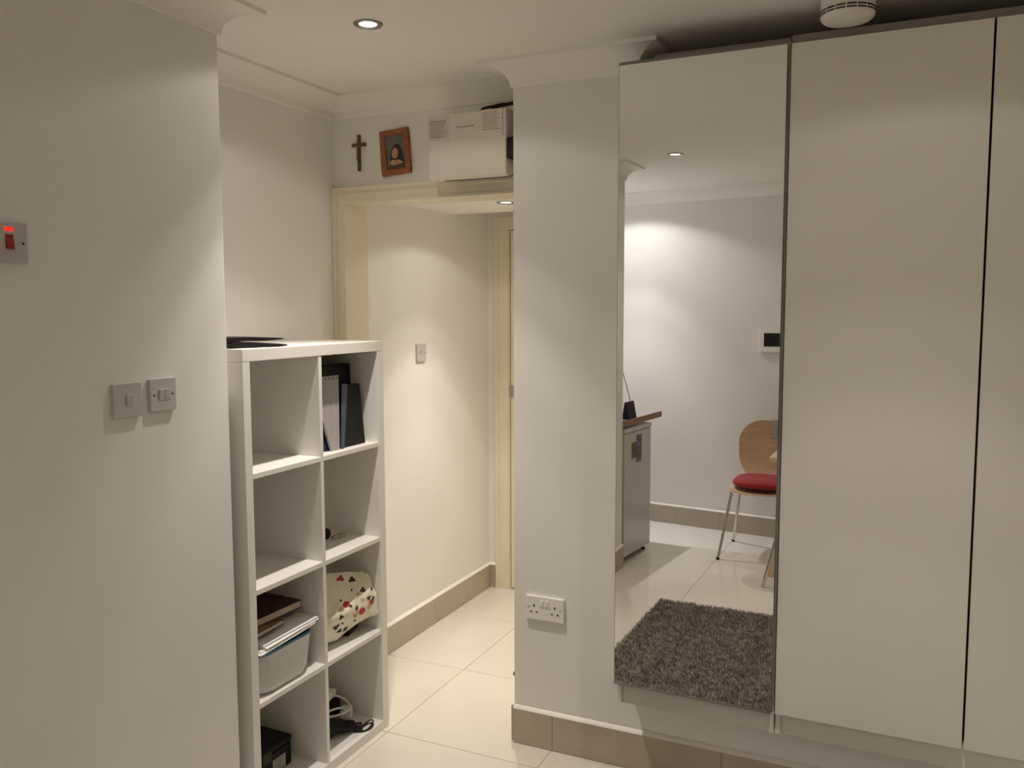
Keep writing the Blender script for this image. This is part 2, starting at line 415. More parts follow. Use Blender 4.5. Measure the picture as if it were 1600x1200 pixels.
# ================================================================== WARDROBE
def wardrobe(name, label, x0, x1, doors):
    t = thing(name, label, 'wardrobe', ((x0 + x1) / 2, 0.15, 0.293))
    zb, zt, yf, yr = 0.2935, 2.341, -0.140, 0.440
    part('side_panel', G().box(x0, x0 + 0.016, yf, yr, zb, zt), M_WARD, t, bevel=0.001, seg=1)
    part('side_panel', G().box(x1 - 0.016, x1, yf, yr, zb, zt), M_WARD, t, bevel=0.001, seg=1)
    part('top_panel', G().box(x0 + 0.0165, x1 - 0.0165, yf, yr, zt - 0.018, zt), M_GREY, t, bevel=0.001, seg=1)  # grey on a white carcass: shade at the top put into the colour
    part('bottom_panel', G().box(x0 + 0.0165, x1 - 0.0165, yf + 0.003, yr, 0.358, 0.376), M_WARD, t, bevel=0.001, seg=1)
    part('plinth', G().box(x0 + 0.0165, x1 - 0.0165, yf + 0.006, yf + 0.022, zb, 0.3575), M_WARD, t, bevel=0.001, seg=1)
    part('back_panel', G().box(x0 + 0.0165, x1 - 0.0165, yr - 0.006, yr - 0.001, 0.377, zt - 0.019), M_WARD, t)
    return t
XW = 0.4362
wm = wardrobe('wardrobe', 'narrow tall wardrobe with a full-length mirror door above a white ledge', XW, 0.9330, 1)
# mirror door, standing a touch ajar (hinged on its far edge from the handle)
HX, DZ0, DZ1, AJ = 0.4300, 0.367, 2.3265, math.radians(-0.7)
RM = Matrix.Translation((HX, YW, 0)) @ Matrix.Rotation(AJ, 4, 'Z') @ Matrix.Translation((-HX, -YW, 0))
door = part('mirror_door', G().box(HX, 0.9285, YW + 0.001, YW + 0.018, DZ0, DZ1 + 0.010).xform(RM), M_GREY, wm, bevel=0.0008, seg=1, label='grey edged door carrying the mirror')
part('mirror_glass', G().box(HX + 0.0022, 0.9265, YW - 0.0005, YW + 0.0012, DZ0 + 0.004, DZ1).xform(RM), M_MIRROR, door, smooth=False, label='mirror glass')
part('edge_strip', G().box(HX, 0.9285, YW - 0.0025, YW + 0.001, DZ0 - 0.001, DZ0 + 0.0035).xform(RM), M_ALU, door, label='bottom metal edge strip')
part('handle', G().box(0.9100, 0.9290, YW - 0.0190, YW - 0.0010, 1.205, 1.258).xform(RM), M_DKCHROME, door, bevel=0.003, label='small grey metal pull')
w2 = wardrobe('wardrobe', 'wide white wardrobe with two plain doors beside the mirror wardrobe', 0.9370, 1.9450, 2)
for (a, b, lb) in ((0.9372, 1.4370, 'plain white door next to the mirror'), (1.4430, 1.9430, 'plain white door with the next door gap')):
    part('door', G().box(a, b, YW, YW + 0.018, 0.3640, 2.3290), M_WARD, w2, bevel=0.0012, seg=2, label=lb)
part('top_rail', G().box(0.9370, 1.9450, -0.152, -0.1405, 2.3295, 2.3525), M_GREY, w2)
part('top_rail', G().box(0.5350, 0.9330, -0.1385, -0.120, 2.3415, 2.3515), M_GREY, wm)

# ================================================================== SHELF UNIT
ku = thing('shelf_unit', 'white open cube shelf unit with eight compartments in the alcove', 'shelf unit', ((XK0 + XK1) / 2, (YK0 + YK1) / 2, 0))
ZTK = 0.0365; ST = 0.016
part('top_panel', G().box(XK0, XK1, YK0, YK1, HK - ZTK, HK), M_SHELF, ku, bevel=0.0012)
part('bottom_panel', G().box(XK0, XK1, YK0, YK1, 0.0, ZTK), M_SHELF, ku, bevel=0.0012)
part('side_panel', G().box(XK0, XK1 - 0.0005, YK0, YK0 + 0.0310, ZTK + 0.0004, HK - ZTK - 0.0006), M_SHELF, ku, bevel=0.0008)
part('side_panel', G().box(XK0, XK1 - 0.0005, YK1 - 0.0375, YK1, ZTK + 0.0004, HK - ZTK - 0.0006), M_SHELF, ku, bevel=0.0008)
YI0, YI1 = YK0 + 0.0312, YK1 - 0.0377
SH = [0.390, 0.744, 1.099]          # shelf tops
YD0, YD1 = -0.4735, -0.4575
for z in SH: part('shelf', G().box(XK0, XK1 - 0.001, YI0, YI1, z - ST, z), M_SHELF, ku, bevel=0.0008)
zz = [ZTK] + SH; zz2 = [s - ST for s in SH] + [HK - ZTK]
for a, b in zip(zz, zz2): part('divider', G().box(XK0, XK1 - 0.0015, YD0, YD1, a + 0.0003, b - 0.0003), M_SHELF, ku, bevel=0.0008)

# ------------------------------------------------------------------ wallet on the shelf unit
wl = thing('wallet', 'black folded leather wallet lying on top of the white shelf unit', 'wallet', (-0.58, -0.70, HK))
def flap(y0, y1, z0, z1, th, x0, x1):
    pr = []
    n = 12
    for k in range(n + 1):
        s = k / n; pr.append((y0 + (y1 - y0) * s, z0 + (z1 - z0) * s + 0.0012 * math.sin(s * 7)))
    top = [(y, z + th * (1 - 0.75 * (i / n) ** 3)) for i, (y, z) in enumerate(pr)]
    return G().prism(pr + top[::-1], 0, x0, x1)
TW = Matrix.Translation((-0.575, -0.70, 0)) @ Matrix.Rotation(math.radians(-14), 4, 'Z') @ Matrix.Translation((0.575, 0.70, 0))
part('lower_flap', flap(-0.792, -0.592, HK + 0.001, HK + 0.0015, 0.016, -0.615, -0.527).xform(TW), M_LEATHER, wl, bevel=0.002)
part('upper_flap', flap(-0.792, -0.604, HK + 0.0185, HK + 0.0225, 0.013, -0.613, -0.529).xform(TW), M_LEATHER, wl, bevel=0.002)
part('stud', G().lathe([(0.0045, 0), (0.004, 0.0018), (0, 0.0025)], (-0.545, -0.735, HK + 0.0335), 14).xform(TW), M_CHROME, wl)

# ------------------------------------------------------------------ folders, top compartment
zf = SH[2] + 0.0006
def quad_sheet(yb0, yb1, yt0, yt1, h, xb, xt, th):
    vs = [(xb, yb0, zf), (xb, yb1, zf), (xt, yt1, zf + h), (xt, yt0, zf + h)]
    return G().add(vs + [(x - th, y, z) for x, y, z in vs], [(0, 1, 2, 3), (7, 6, 5, 4), (0, 4, 5, 1), (1, 5, 6, 2), (2, 6, 7, 3), (3, 7, 4, 0)])
def sheet(y0, y1, h, xb, xt, th, ybt=0.0, ytop=0.0, n=1):
    """Standing slab leaning in x (xb at the foot, xt at the top), bottom pinched by ybt."""
    g = G()
    vs = [(xb, y0 + ybt, zf), (xb, y1 - ybt, zf), (xt, y1, zf + h), (xt, y0 + ytop, zf + h)]
    vs2 = [(x - th, y, z) for x, y, z in vs]
    return g.add(vs + vs2, [(0, 1, 2, 3), (7, 6, 5, 4), (0, 4, 5, 1), (1, 5, 6, 2), (2, 6, 7, 3), (3, 7, 4, 0)])
solo('ring_binder', sheet(-0.440, -0.142, 0.288, -0.590, -0.600, 0.030), M_BLACK, 'tall black binder at the back of the top compartment', 'binder', bevel=0.003)
solo('blue_folder', quad_sheet(-0.450, -0.318, -0.452, -0.300, 0.225, -0.536, -0.562, 0.004), M_NAVY, 'navy blue folder half hidden behind the punched plastic pockets', 'folder', bevel=0.001)
pk = thing('plastic_pockets', 'bundle of clear punched plastic pockets leaning in the top compartment', 'pockets', (-0.53, -0.35, zf))
part('sheets', quad_sheet(-0.368, -0.322, -0.445, -0.285, 0.256, -0.520, -0.546, 0.010), M_POCKET, pk, bevel=0.002)
g = G().add([(-0.5445, -0.443, zf + 0.243), (-0.5445, -0.287, zf + 0.243), (-0.5455, -0.287, zf + 0.257), (-0.5455, -0.443, zf + 0.257)], [(0, 1, 2, 3)])
for k in range(7):
    yy = -0.432 + 0.022 * k
    part('punch_hole', G().lathe([(0.0032, 0), (0.0032, 0.0008), (0, 0.0008)], (-0.5432, yy, zf + 0.247), 10, 'x'), M_DARK, pk)
solo('card_folder', quad_sheet(-0.318, -0.162, -0.236, -0.152, 0.216, -0.524, -0.552, 0.014), M_BLACK, 'black card folder leaning in front of the tall binder', 'folder', bevel=0.0015)
solo('green_card', quad_sheet(-0.200, -0.148, -0.186, -0.143, 0.130, -0.556, -0.580, 0.003), M_GREEN, 'green card sticking out beside the black card folder', 'card')
solo('slim_folder', quad_sheet(-0.318, -0.300, -0.272, -0.238, 0.222, -0.5165, -0.5435, 0.003), mat('slate folder', (0.05, 0.065, 0.11), 0.35, noise=0.1), 'slim slate folder edge between the pockets and black folder', 'folder')

# ------------------------------------------------------------------ small things, second compartment
zs = SH[1] + 0.0006
wt = thing('wristwatch', 'dark wristwatch lying in the compartment beside a clear bead bracelet', 'watch', (-0.645, -0.245, zs))
part('watch_case', G().lathe([(0, -0.006), (0.019, -0.006), (0.021, 0.0), (0.018, 0.006), (0, 0.007)], (-0.645, -0.245, zs + 0.0212), 24, 'x'), M_BLACK, wt)
gb = G()
for sgn in (-1,):
    pts = [(-0.650, -0.255 - 0.060 * s, zs + 0.004 + 0.012 * (1 - s) ** 2) for s in [k / 8 for k in range(9)]]
    for a, b in zip(pts[:-1], pts[1:]):
        gb.add([(a[0] - .009, a[1], a[2]), (a[0] + .009, a[1], a[2]), (b[0] + .009, b[1], b[2]), (b[0] - .009, b[1], b[2]),
                (a[0] - .009, a[1], a[2] - .003), (a[0] + .009, a[1], a[2] - .003), (b[0] + .009, b[1], b[2] - .003), (b[0] - .009, b[1], b[2] - .003)],
               [(0, 1, 2, 3), (7, 6, 5, 4), (0, 4, 5, 1), (2, 6, 7, 3), (1, 5, 6, 2), (3, 7, 4, 0)])
part('strap', gb, M_BLACK, wt)
br = thing('bead_bracelet', 'small clear bead bracelet lying beside the dark wristwatch', 'bracelet', (-0.622, -0.195, zs))
M_BEAD = mat('pale beads', (0.55, 0.47, 0.34), 0.15, noise=0.3, scale=200)
for k in range(14):
    a = 2 * math.pi * k / 14
    c = (-0.625 + 0.014 * math.cos(a), -0.197 + 0.030 * math.sin(a), zs + 0.0058)
    prof_s = [(0.0055 * math.sin(math.pi * q / 8), -0.0055 * math.cos(math.pi * q / 8)) for q in range(9)]
    part('bead', G().lathe(prof_s, c, 10), M_BEAD, br)

# ------------------------------------------------------------------ storage basket with papers and books
zb = SH[0] + 0.0006
bk = thing('storage_basket', 'pale grey plastic storage basket with teal rim full of papers', 'basket', (-0.63, -0.635, zb))
bx, by = -0.640, -0.652
def loop_at(wx, wy, r, z): return [(x, y, z) for x, y in rrect(wx, wy, r, 6, bx, by)]
rings = [loop_at(0.255, 0.205, 0.05, zb), loop_at(0.275, 0.232, 0.055, zb + 0.006), loop_at(0.290, 0.256, 0.055, zb + 0.030), loop_at(0.302, 0.276, 0.05, zb + 0.134), loop_at(0.296, 0.270, 0.048, zb + 0.134),
         loop_at(0.284, 0.250, 0.05, zb + 0.032), loop_at(0.265, 0.220, 0.05, zb + 0.010)]
g = G(); n = len(rings[0]); vs = sum(rings, [])
g.add(vs, [(i * n + k, i * n + (k + 1) % n, (i + 1) * n + (k + 1) % n, (i + 1) * n + k) for i in range(len(rings) - 1) for k in range(n)] + [tuple(range(n))[::-1], tuple((len(rings) - 1) * n + k for k in range(n))])
part('basket_body', g, M_BASKET, bk, angle=50)
r1 = [loop_at(0.3005, 0.2745, 0.05, zb + 0.1342), loop_at(0.3035, 0.2775, 0.051, zb + 0.1362), loop_at(0.3005, 0.2745, 0.05, zb + 0.1385), loop_at(0.288, 0.262, 0.045, zb + 0.1385), loop_at(0.284, 0.258, 0.045, zb + 0.1342)]
g = G(); vs = sum(r1, []); g.add(vs, [(i * n + k, i * n + (k + 1) % n, ((i + 1) % 5) * n + (k + 1) % n, ((i + 1) % 5) * n + k) for i in range(5) for k in range(n)])
part('rim', g, M_TEAL, bk, angle=60, label='teal rim')
def slab(cx, cy, cz, lx, ly, lz, rz=0, rx=0, ry=0):
    M = Matrix.Translation((cx, cy, cz)) @ Matrix.Rotation(rz, 4, 'Z') @ Matrix.Rotation(rx, 4, 'X') @ Matrix.Rotation(ry, 4, 'Y')
    return G().box(-lx / 2, lx / 2, -ly / 2, ly / 2, -lz / 2, lz / 2).xform(M)
paper_labels = ['lowest sheet of white paper lying across the grey basket', 'middle sheet of white paper lying across the grey basket',
                'upper sheet of white paper poking over the basket rim', 'topmost loose sheet of white paper on the basket pile']
for k, (cx, cy, cz, rz, ry, lx) in enumerate([(-0.615, -0.648, zb + 0.1445, 0.02, -0.00, 0.235), (-0.620, -0.630, zb + 0.1500, -0.03, 0.012, 0.235), (-0.612, -0.615, zb + 0.1580, 0.02, 0.03, 0.225), (-0.618, -0.612, zb + 0.1645, -0.02, 0.035, 0.22)]):
    solo('paper_sheet', slab(cx, cy, cz, lx, 0.262, 0.0022, rz, 0.03, ry), M_PAPER, paper_labels[k], 'paper', 'papers in the grey basket')
def book(name, label, cx, cy, z0, lx, ly, th, rz, cover, ry=0.0):
    t = thing(name, label, 'book', (cx, cy, z0), rz, 'books on the grey basket')
    g = G().box(-lx / 2, lx / 2, -ly / 2, ly / 2, 0, 0.002).box(-lx / 2, lx / 2, -ly / 2, ly / 2, th - 0.002, th).box(-lx / 2, -lx / 2 + 0.002, -ly / 2, ly / 2, 0.002, th - 0.002)
    part('cover', g, cover, t, world=False)
    part('pages', G().box(-lx / 2 + 0.0022, lx / 2 - 0.003, -ly / 2 + 0.003, ly / 2 - 0.003, 0.0022, th - 0.0022), M_PAGES, t, world=False)
book('notebook', 'brown patterned notebook under the dark book on the basket', -0.636, -0.698, zb + 0.1740, 0.185, 0.180, 0.016, 0.06, M_BOOKB)
book('hardback_book', 'dark red-brown book lying topmost on the grey basket', -0.660, -0.632, zb + 0.1915, 0.175, 0.290, 0.026, -0.04, M_BOOKD)

# ------------------------------------------------------------------ patterned bag
CTRL = BAGCTRL = [
 [(-0.62, -0.298, 0.634), (-0.59, -0.237, 0.627), (-0.565, -0.173, 0.613), (-0.545, -0.150, 0.605), (-0.535, -0.140, 0.600)],
 [(-0.56, -0.383, 0.549), (-0.55, -0.323, 0.554), (-0.54, -0.247, 0.562), (-0.53, -0.182, 0.574), (-0.52, -0.138, 0.568)],
 [(-0.53, -0.425, 0.512), (-0.52, -0.365, 0.508), (-0.51, -0.292, 0.517), (-0.505, -0.203, 0.518), (-0.503, -0.138, 0.517)],
 [(-0.55, -0.395, 0.433), (-0.55, -0.320, 0.415), (-0.53, -0.258, 0.441), (-0.51, -0.185, 0.458), (-0.497, -0.136, 0.455)]]
def cr1(p, t):
    n = len(p) - 1; x = min(max(t, 0), 1) * n; i = min(int(x), n - 1); u = x - i
    P = [Vector(p[max(i - 1, 0)]), Vector(p[i]), Vector(p[i + 1]), Vector(p[min(i + 2, n)])]
    return 0.5 * ((2 * P[1]) + (P[2] - P[0]) * u + (2 * P[0] - 5 * P[1] + 4 * P[2] - P[3]) * u * u + (3 * P[1] - P[0] - 3 * P[2] + P[3]) * u ** 3)
def bagP(u, v):
    q = cr1([cr1(r, u) for r in CTRL], v)
    wr = 0.0025 * math.sin(23 * u + 9 * v) * math.sin(5 * v + 2) + 0.002 * math.sin(14 * v - 7 * u)
    q = Vector((q.x + wr, q.y, q.z + 0.5 * wr))
    q.y = min(max(q.y, -0.4535), -0.1345); q.z = max(q.z, zb + 0.001); return q
def bagN(u, v):
    e = 0.01; a = bagP(u + e, v) - bagP(u - e, v); b = bagP(u, v + e) - bagP(u, v - e); n = a.cross(b).normalized()
    return n if n.x > 0 else -n
bag = thing('cloth_bag', 'cream cloth bag with star and red spot print stuffed in a compartment', 'bag', (-0.58, -0.29, zb))
NU, NV = 28, 24
front = [[bagP(i / NU, j / NV) for i in range(NU + 1)] for j in range(NV + 1)]
def backp(q, u, v): return Vector((q.x - 0.006 - 0.14 * (math.sin(math.pi * u) ** 0.6) * (math.sin(math.pi * min(max(v, 0), 1)) ** 0.6), max(min(q.y, -0.1345), -0.4535), max(q.z - 0.01, zb + 0.001)))
g = G(); W = NU + 1
vs = [tuple(q) for r in front for q in r] + [tuple(backp(front[j][i], i / NU, j / NV)) for j in range(NV + 1) for i in range(NU + 1)]
fs = []; o2 = (NV + 1) * W
for j in range(NV):
    for i in range(NU):
        a = j * W + i; fs.append((a, a + 1, a + 1 + W, a + W)); fs.append((a + o2 + W, a + o2 + 1 + W, a + o2 + 1, a + o2))
for i in range(NU): fs.append((i, i + o2, i + 1 + o2, i + 1)); a = NV * W + i; fs.append((a, a + 1, a + 1 + o2, a + o2))
for j in range(NV): a = j * W; fs.append((a, a + W, a + W + o2, a + o2)); a = j * W + NU; fs.append((a, a + o2, a + W + o2, a + W))
g.add(vs, fs)
body = part('bag_cloth', g, M_BAG, bag, angle=70)
def decal(u, v, shape, r, m, nm, rot=0.0):
    n = bagN(u, v); c = bagP(u, v)
    a = Vector((0, 1, 0)); a = (a - n * a.dot(n)).normalized(); b = n.cross(a)
    pts = []
    if shape == 'star':
        for k in range(10): th = rot + math.pi * k / 5 + math.pi / 2; rr = r if k % 2 == 0 else r * 0.42; pts.append((rr * math.cos(th), rr * math.sin(th)))
    elif shape == 'dot':
        for k in range(14): th = 2 * math.pi * k / 14; pts.append((r * math.cos(th), 0.8 * r * math.sin(th)))
    else:
        for k in range(12): th = 2 * math.pi * k / 12; rr = r * (1 + 0.35 * math.sin(3 * th + rot)); pts.append((rr * math.cos(th + rot), 0.7 * rr * math.sin(th + rot)))
    P = [c + a * x + b * y + n * 0.0022 for x, y in pts]; Q = [c + a * x + b * y - n * 0.002 for x, y in pts]; k = len(P)
    part(nm, G().add([tuple(q) for q in P + Q], [tuple(range(k)), tuple(range(k, 2 * k))[::-1]] + [(i, i + k, (i + 1) % k + k, (i + 1) % k) for i in range(k)]), m, bag)
for (u, v, sh, r, m, nm, ro) in [
    (0.40, 0.93, 'star', 0.012, M_BAGBLK, 'star', 0.2), (0.60, 0.70, 'star', 0.009, M_BAGBLK, 'star', 0.6), (0.35, 0.80, 'dot', 0.004, M_BAGBLK, 'small_dot', 0),
    (0.66, 0.80, 'dot', 0.014, M_BAGRED, 'red_spot', 0), (0.56, 0.80, 'leaf', 0.011, M_BAGTAN, 'tan_spot', 0.4), (0.44, 0.52, 'dot', 0.013, M_BAGRED, 'red_spot', 0),
    (0.36, 0.56, 'leaf', 0.011, M_BAGTAN, 'tan_spot', 1.1), (0.86, 0.72, 'dot', 0.011, M_BAGRED, 'red_spot', 0), (0.80, 0.78, 'leaf', 0.009, M_BAGTAN, 'tan_spot', 0),
    (0.24, 0.80, 'leaf', 0.012, M_BAGBLK, 'black_spot', 0.3), (0.30, 0.88, 'leaf', 0.009, M_BAGBLK, 'black_spot', 1.3), (0.34, 0.70, 'leaf', 0.009, M_BAGBLK, 'black_spot', 2.0),
    (0.72, 0.44, 'leaf', 0.011, M_BAGBLK, 'black_spot', 0.8), (0.80, 0.62, 'leaf', 0.008, M_BAGBLK, 'black_spot', 0.1), (0.90, 0.48, 'star', 0.007, M_BAGBLK, 'star', 0.1),
    (0.46, 0.14, 'leaf', 0.012, M_BAGBLK, 'black_spot', 0.9), (0.26, 0.10, 'leaf', 0.013, M_BAGRED, 'red_spot', 0.5), (0.50, 0.30, 'dot', 0.004, M_BAGBLK, 'small_dot', 0),
    (0.33, 0.38, 'dot', 0.004, M_BAGBLK, 'small_dot', 0), (0.62, 0.46, 'leaf', 0.007, M_BAGTAN, 'tan_spot', 0.9), (0.70, 0.60, 'leaf', 0.007, M_BAGTAN, 'tan_spot', 2.2),
    (0.90, 0.66, 'star', 0.007, M_BAGBLK, 'star', 0.4), (0.54, 0.90, 'dot', 0.004, M_BAGBLK, 'small_dot', 0), (0.50, 0.60, 'star', 0.006, M_BAGBLK, 'star', 1.0)]:
    decal(u, v, sh, r * 1.15, m, nm, ro)
solo('spectacle_case', slab(-0.590, -0.200, zb + 0.0240, 0.045, 0.10, 0.046, 0.25), M_BLACK, 'small black case tucked underneath the printed cloth bag', 'case', bevel=0.006)

# ------------------------------------------------------------------ bottom compartments
zg = ZTK + 0.0006
bx4 = thing('black_box', 'black equipment box with a pale sticker in the bottom compartment', 'box', (-0.72, -0.64, zg))
part('box_body', G().box(-0.835, -0.605, -0.775, -0.515, zg, zg + 0.080), M_BLACK, bx4, bevel=0.006)
part('box_lid', G().box(-0.830, -0.602, -0.770, -0.512, zg + 0.081, zg + 0.104), M_LEATHER, bx4, bevel=0.008)
part('lid_clip', G().box(-0.6035, -0.598, -0.665, -0.620, zg + 0.058, zg + 0.096), M_DARK, bx4, bevel=0.002)
part('carry_handle', G().tube([(-0.72, -0.73, zg + 0.104), (-0.72, -0.72, zg + 0.118), (-0.72, -0.64, zg + 0.124), (-0.72, -0.56, zg + 0.118), (-0.72, -0.55, zg + 0.104)], 0.006, 8), M_LEATHER, bx4)
st4 = part('sticker', G().box(-0.6052, -0.6042, -0.612, -0.548, zg + 0.006, zg + 0.052), mat('pale sticker', (0.42, 0.40, 0.34), 0.6, noise=0.1), bx4, label='pale printed sticker')
for k in range(5): part('print_line', G().box(-0.6043, -0.6038, -0.604, -0.560 - 0.010 * (k % 2), zg + 0.014 + 0.0075 * k, zg + 0.0165 + 0.0075 * k), M_TEXT, st4)

pc = thing('laptop_charger', 'white laptop charger block with a looping white lead', 'charger', (-0.70, -0.22, zg))
part('charger_block', slab(-0.690, -0.225, zg + 0.099, 0.070, 0.090, 0.030, 0.25, -0.12), M_PLASTW, pc, bevel=0.008, seg=3)
pts = [(-0.665, -0.188, zg + 0.086), (-0.640, -0.172, zg + 0.074), (-0.615, -0.165, zg + 0.052), (-0.600, -0.185, zg + 0.048), (-0.592, -0.225, zg + 0.050), (-0.600, -0.270, zg + 0.056), (-0.625, -0.310, zg + 0.060), (-0.66, -0.34, zg + 0.05)]
part('lead', G().tube([cr1(pts, k / 40) for k in range(41)], 0.0042, 8), M_PLASTW, pc)
pp = thing('white_plug', 'white mains plug with a short lead among the cables', 'plug', (-0.63, -0.165, zg))
part('plug_body', slab(-0.622, -0.175, zg + 0.026, 0.045, 0.045, 0.036, 0.5, 0.1), M_PLASTW, pp, bevel=0.008, seg=3)
pts = [(-0.625, -0.185, zg + 0.040), (-0.618, -0.230, zg + 0.064), (-0.640, -0.290, zg + 0.066), (-0.68, -0.33, zg + 0.04)]
part('lead', G().tube([cr1(pts, k / 20) for k in range(21)], 0.0042, 8), M_PLASTW, pp)
ad = solo('power_adapter', slab(-0.715, -0.225, zg + 0.0375, 0.12, 0.14, 0.074, 0.15), M_BLACK, 'big black power adapter under the white laptop charger', 'adapter', bevel=0.012, seg=3)
pts = [(-0.600, -0.400, zg + 0.032), (-0.590, -0.340, zg + 0.036), (-0.578, -0.300, zg + 0.034), (-0.558, -0.275, zg + 0.026), (-0.535, -0.250, zg + 0.018)]
dr = thing('rolled_cable', 'thick black rolled cable bundle lying across the bottom compartment', 'cable', (-0.58, -0.32, zg))
part('bundle', G().tube([cr1(pts, k / 16) for k in range(17)], [0.026 + 0.008 * math.sin(k / 16 * math.pi) - 0.013 * (k / 16) for k in range(17)], 14), M_BLACK, dr)
for q in range(3):
    pts2 = [(p[0] + 0.012 * (q - 1), p[1], p[2] + 0.018 - 0.006 * abs(q - 1)) for p in pts]
    part('strand', G().tube([cr1(pts2, k / 16) for k in range(17)], 0.0075, 8), M_LEATHER, dr)
cd = thing('phone_cable', 'thin black cord with two open loops over the shelf front edge', 'cord', (-0.51, -0.23, zg))
part('cord_tie', slab(-0.524, -0.243, zg + 0.017, 0.034, 0.030, 0.030, 0.6, 0.2), M_BLACK, cd, bevel=0.010, seg=3)
for q, (rx, ry, dz) in enumerate(((0.016, 0.034, 0.012), (0.020, 0.030, 0.004))):
    pts = [(-0.507 + rx * math.sin(2 * math.pi * k / 28) * 0.9, -0.208 - ry * math.cos(2 * math.pi * k / 28), zg + 0.0035 + (0.5 - 0.5 * math.cos(2 * math.pi * k / 28 + q)) * dz) for k in range(29)]
    part('cord_loop', G().tube(pts, 0.0026, 8, cap=False), M_BLACK, cd)

# ================================================================== SWITCHES AND SOCKETS
def plate_root(name, label, cat, c, axis):
    return thing(name, label, cat, c, {'x': 0.0, 'y': -math.pi / 2}[axis])
# local frame: +x out of the wall, y along the wall, z up
def light_switch(label, c, rockers, screws=True, th=0.012, w_=0.086, group='light switches'):
    t = thing('light_switch', label, 'switch', c, 0.0, group)
    part('plate', G().prism(rrect(w_, 0.086, 0.003, 3), 0, 0.0002, th), M_PLAST, t, world=False, bevel=0.002)
    k = len(rockers)
    for y in rockers:
        g = G().add([(th, y - .009, -.014), (th, y + .009, -.014), (th, y + .009, .014), (th, y - .009, .014), (th + .0012, y - .009, -.014), (th + .0012, y + .009, -.014), (th + .0042, y + .009, .014), (th + .0042, y - .009, .014)],
                    [(3, 2, 1, 0), (4, 5, 6, 7), (0, 1, 5, 4), (1, 2, 6, 5), (2, 3, 7, 6), (3, 0, 4, 7)])
        part('rocker', g, M_PLAST, t, world=False, bevel=0.0008, seg=1)
    if screws:
        for y in (-0.030, 0.030): part('screw', G().lathe([(0.0028, 0), (0.0026, 0.0008), (0, 0.001)], (th, y, 0), 12, 'x'), M_DARK, t, world=False)
    return t
light_switch('plain single light switch without visible screws beside the two-rocker switch', (XL, -1.2250, 1.3610), [0.004], False, 0.010)
light_switch('light switch with two rockers and two dark screws', (XL, -1.1130, 1.3655), [-0.006, 0.013], True, 0.010)
light_switch('single light switch on the bright hall wall', (XH, 0.8050, 1.3760), [0.0], True, 0.009)
cs = thing('cooker_switch', 'isolator switch with red rocker and glowing red indicator', 'switch', (XL, -1.5155, 1.7310))
part('plate', G().prism(rrect(0.086, 0.086, 0.003, 3), 0, 0.0002, 0.012), M_PLAST, cs, world=False, bevel=0.002)
part('rocker', G().add([(.012, -.009, -.015), (.012, .010, -.015), (.012, .010, .016), (.012, -.009, .016), (.0175, -.008, -.015), (.0175, .009, -.015), (.0135, .009, .016), (.0135, -.008, .016)],
    [(3, 2, 1, 0), (4, 5, 6, 7), (0, 1, 5, 4), (1, 2, 6, 5), (2, 3, 7, 6), (3, 0, 4, 7)]), M_RED, cs, world=False, bevel=0.001, label='dark red rocker')
part('indicator', G().box(0.012, 0.0135, -0.011, 0.010, 0.0225, 0.0320), M_NEON, cs, world=False, bevel=0.0006, label='glowing red neon')
for y in (-0.032, 0.032): part('screw', G().lathe([(0.0028, 0), (0.0026, 0.0008), (0, 0.001)], (0.012, y, -0.002), 12, 'x'), M_DARK, cs, world=False)
# double socket (local +x out of wall -> world -y)
so = thing('wall_socket', 'white double mains socket low on the pier wall', 'socket', (0.123, 0.0, 0.5195), -math.pi / 2)
part('plate', G().prism(rrect(0.146, 0.086, 0.003, 3), 0, 0.0002, 0.013), M_PLASTW, so, world=False, bevel=0.002)
for y in (-0.010, 0.010):
    part('rocker', G().box(0.013, 0.0165, y - 0.0065, y + 0.0065, 0.010, 0.031), M_PLASTW, so, world=False, bevel=0.001)
for s in (-1, 1):
    yc = s * 0.040
    part('earth_slot', G().box(0.0128, 0.0134, yc - 0.003, yc + 0.003, 0.004, 0.013), M_DARK, so, world=False)
    for dy in (-0.011, 0.011): part('pin_slot', G().box(0.0128, 0.0134, yc + dy - 0.004, yc + dy + 0.004, -0.017, -0.012), M_DARK, so, world=False)
    part('screw', G().lathe([(0.003, 0), (0.0028, 0.0008), (0, 0.001)], (0.013, s * 0.060, 0.002), 12, 'x'), M_DKCHROME, so, world=False)
solo('door_stop', G().lathe([(0.0, 0), (0.010, 0), (0.010, -0.004), (0.008, -0.012), (0.0, -0.013)], (0.0, 0.020, 0.246), 16, 'x'), M_DKCHROME, 'small dark metal stud on the pier edge near the floor', 'door stop')

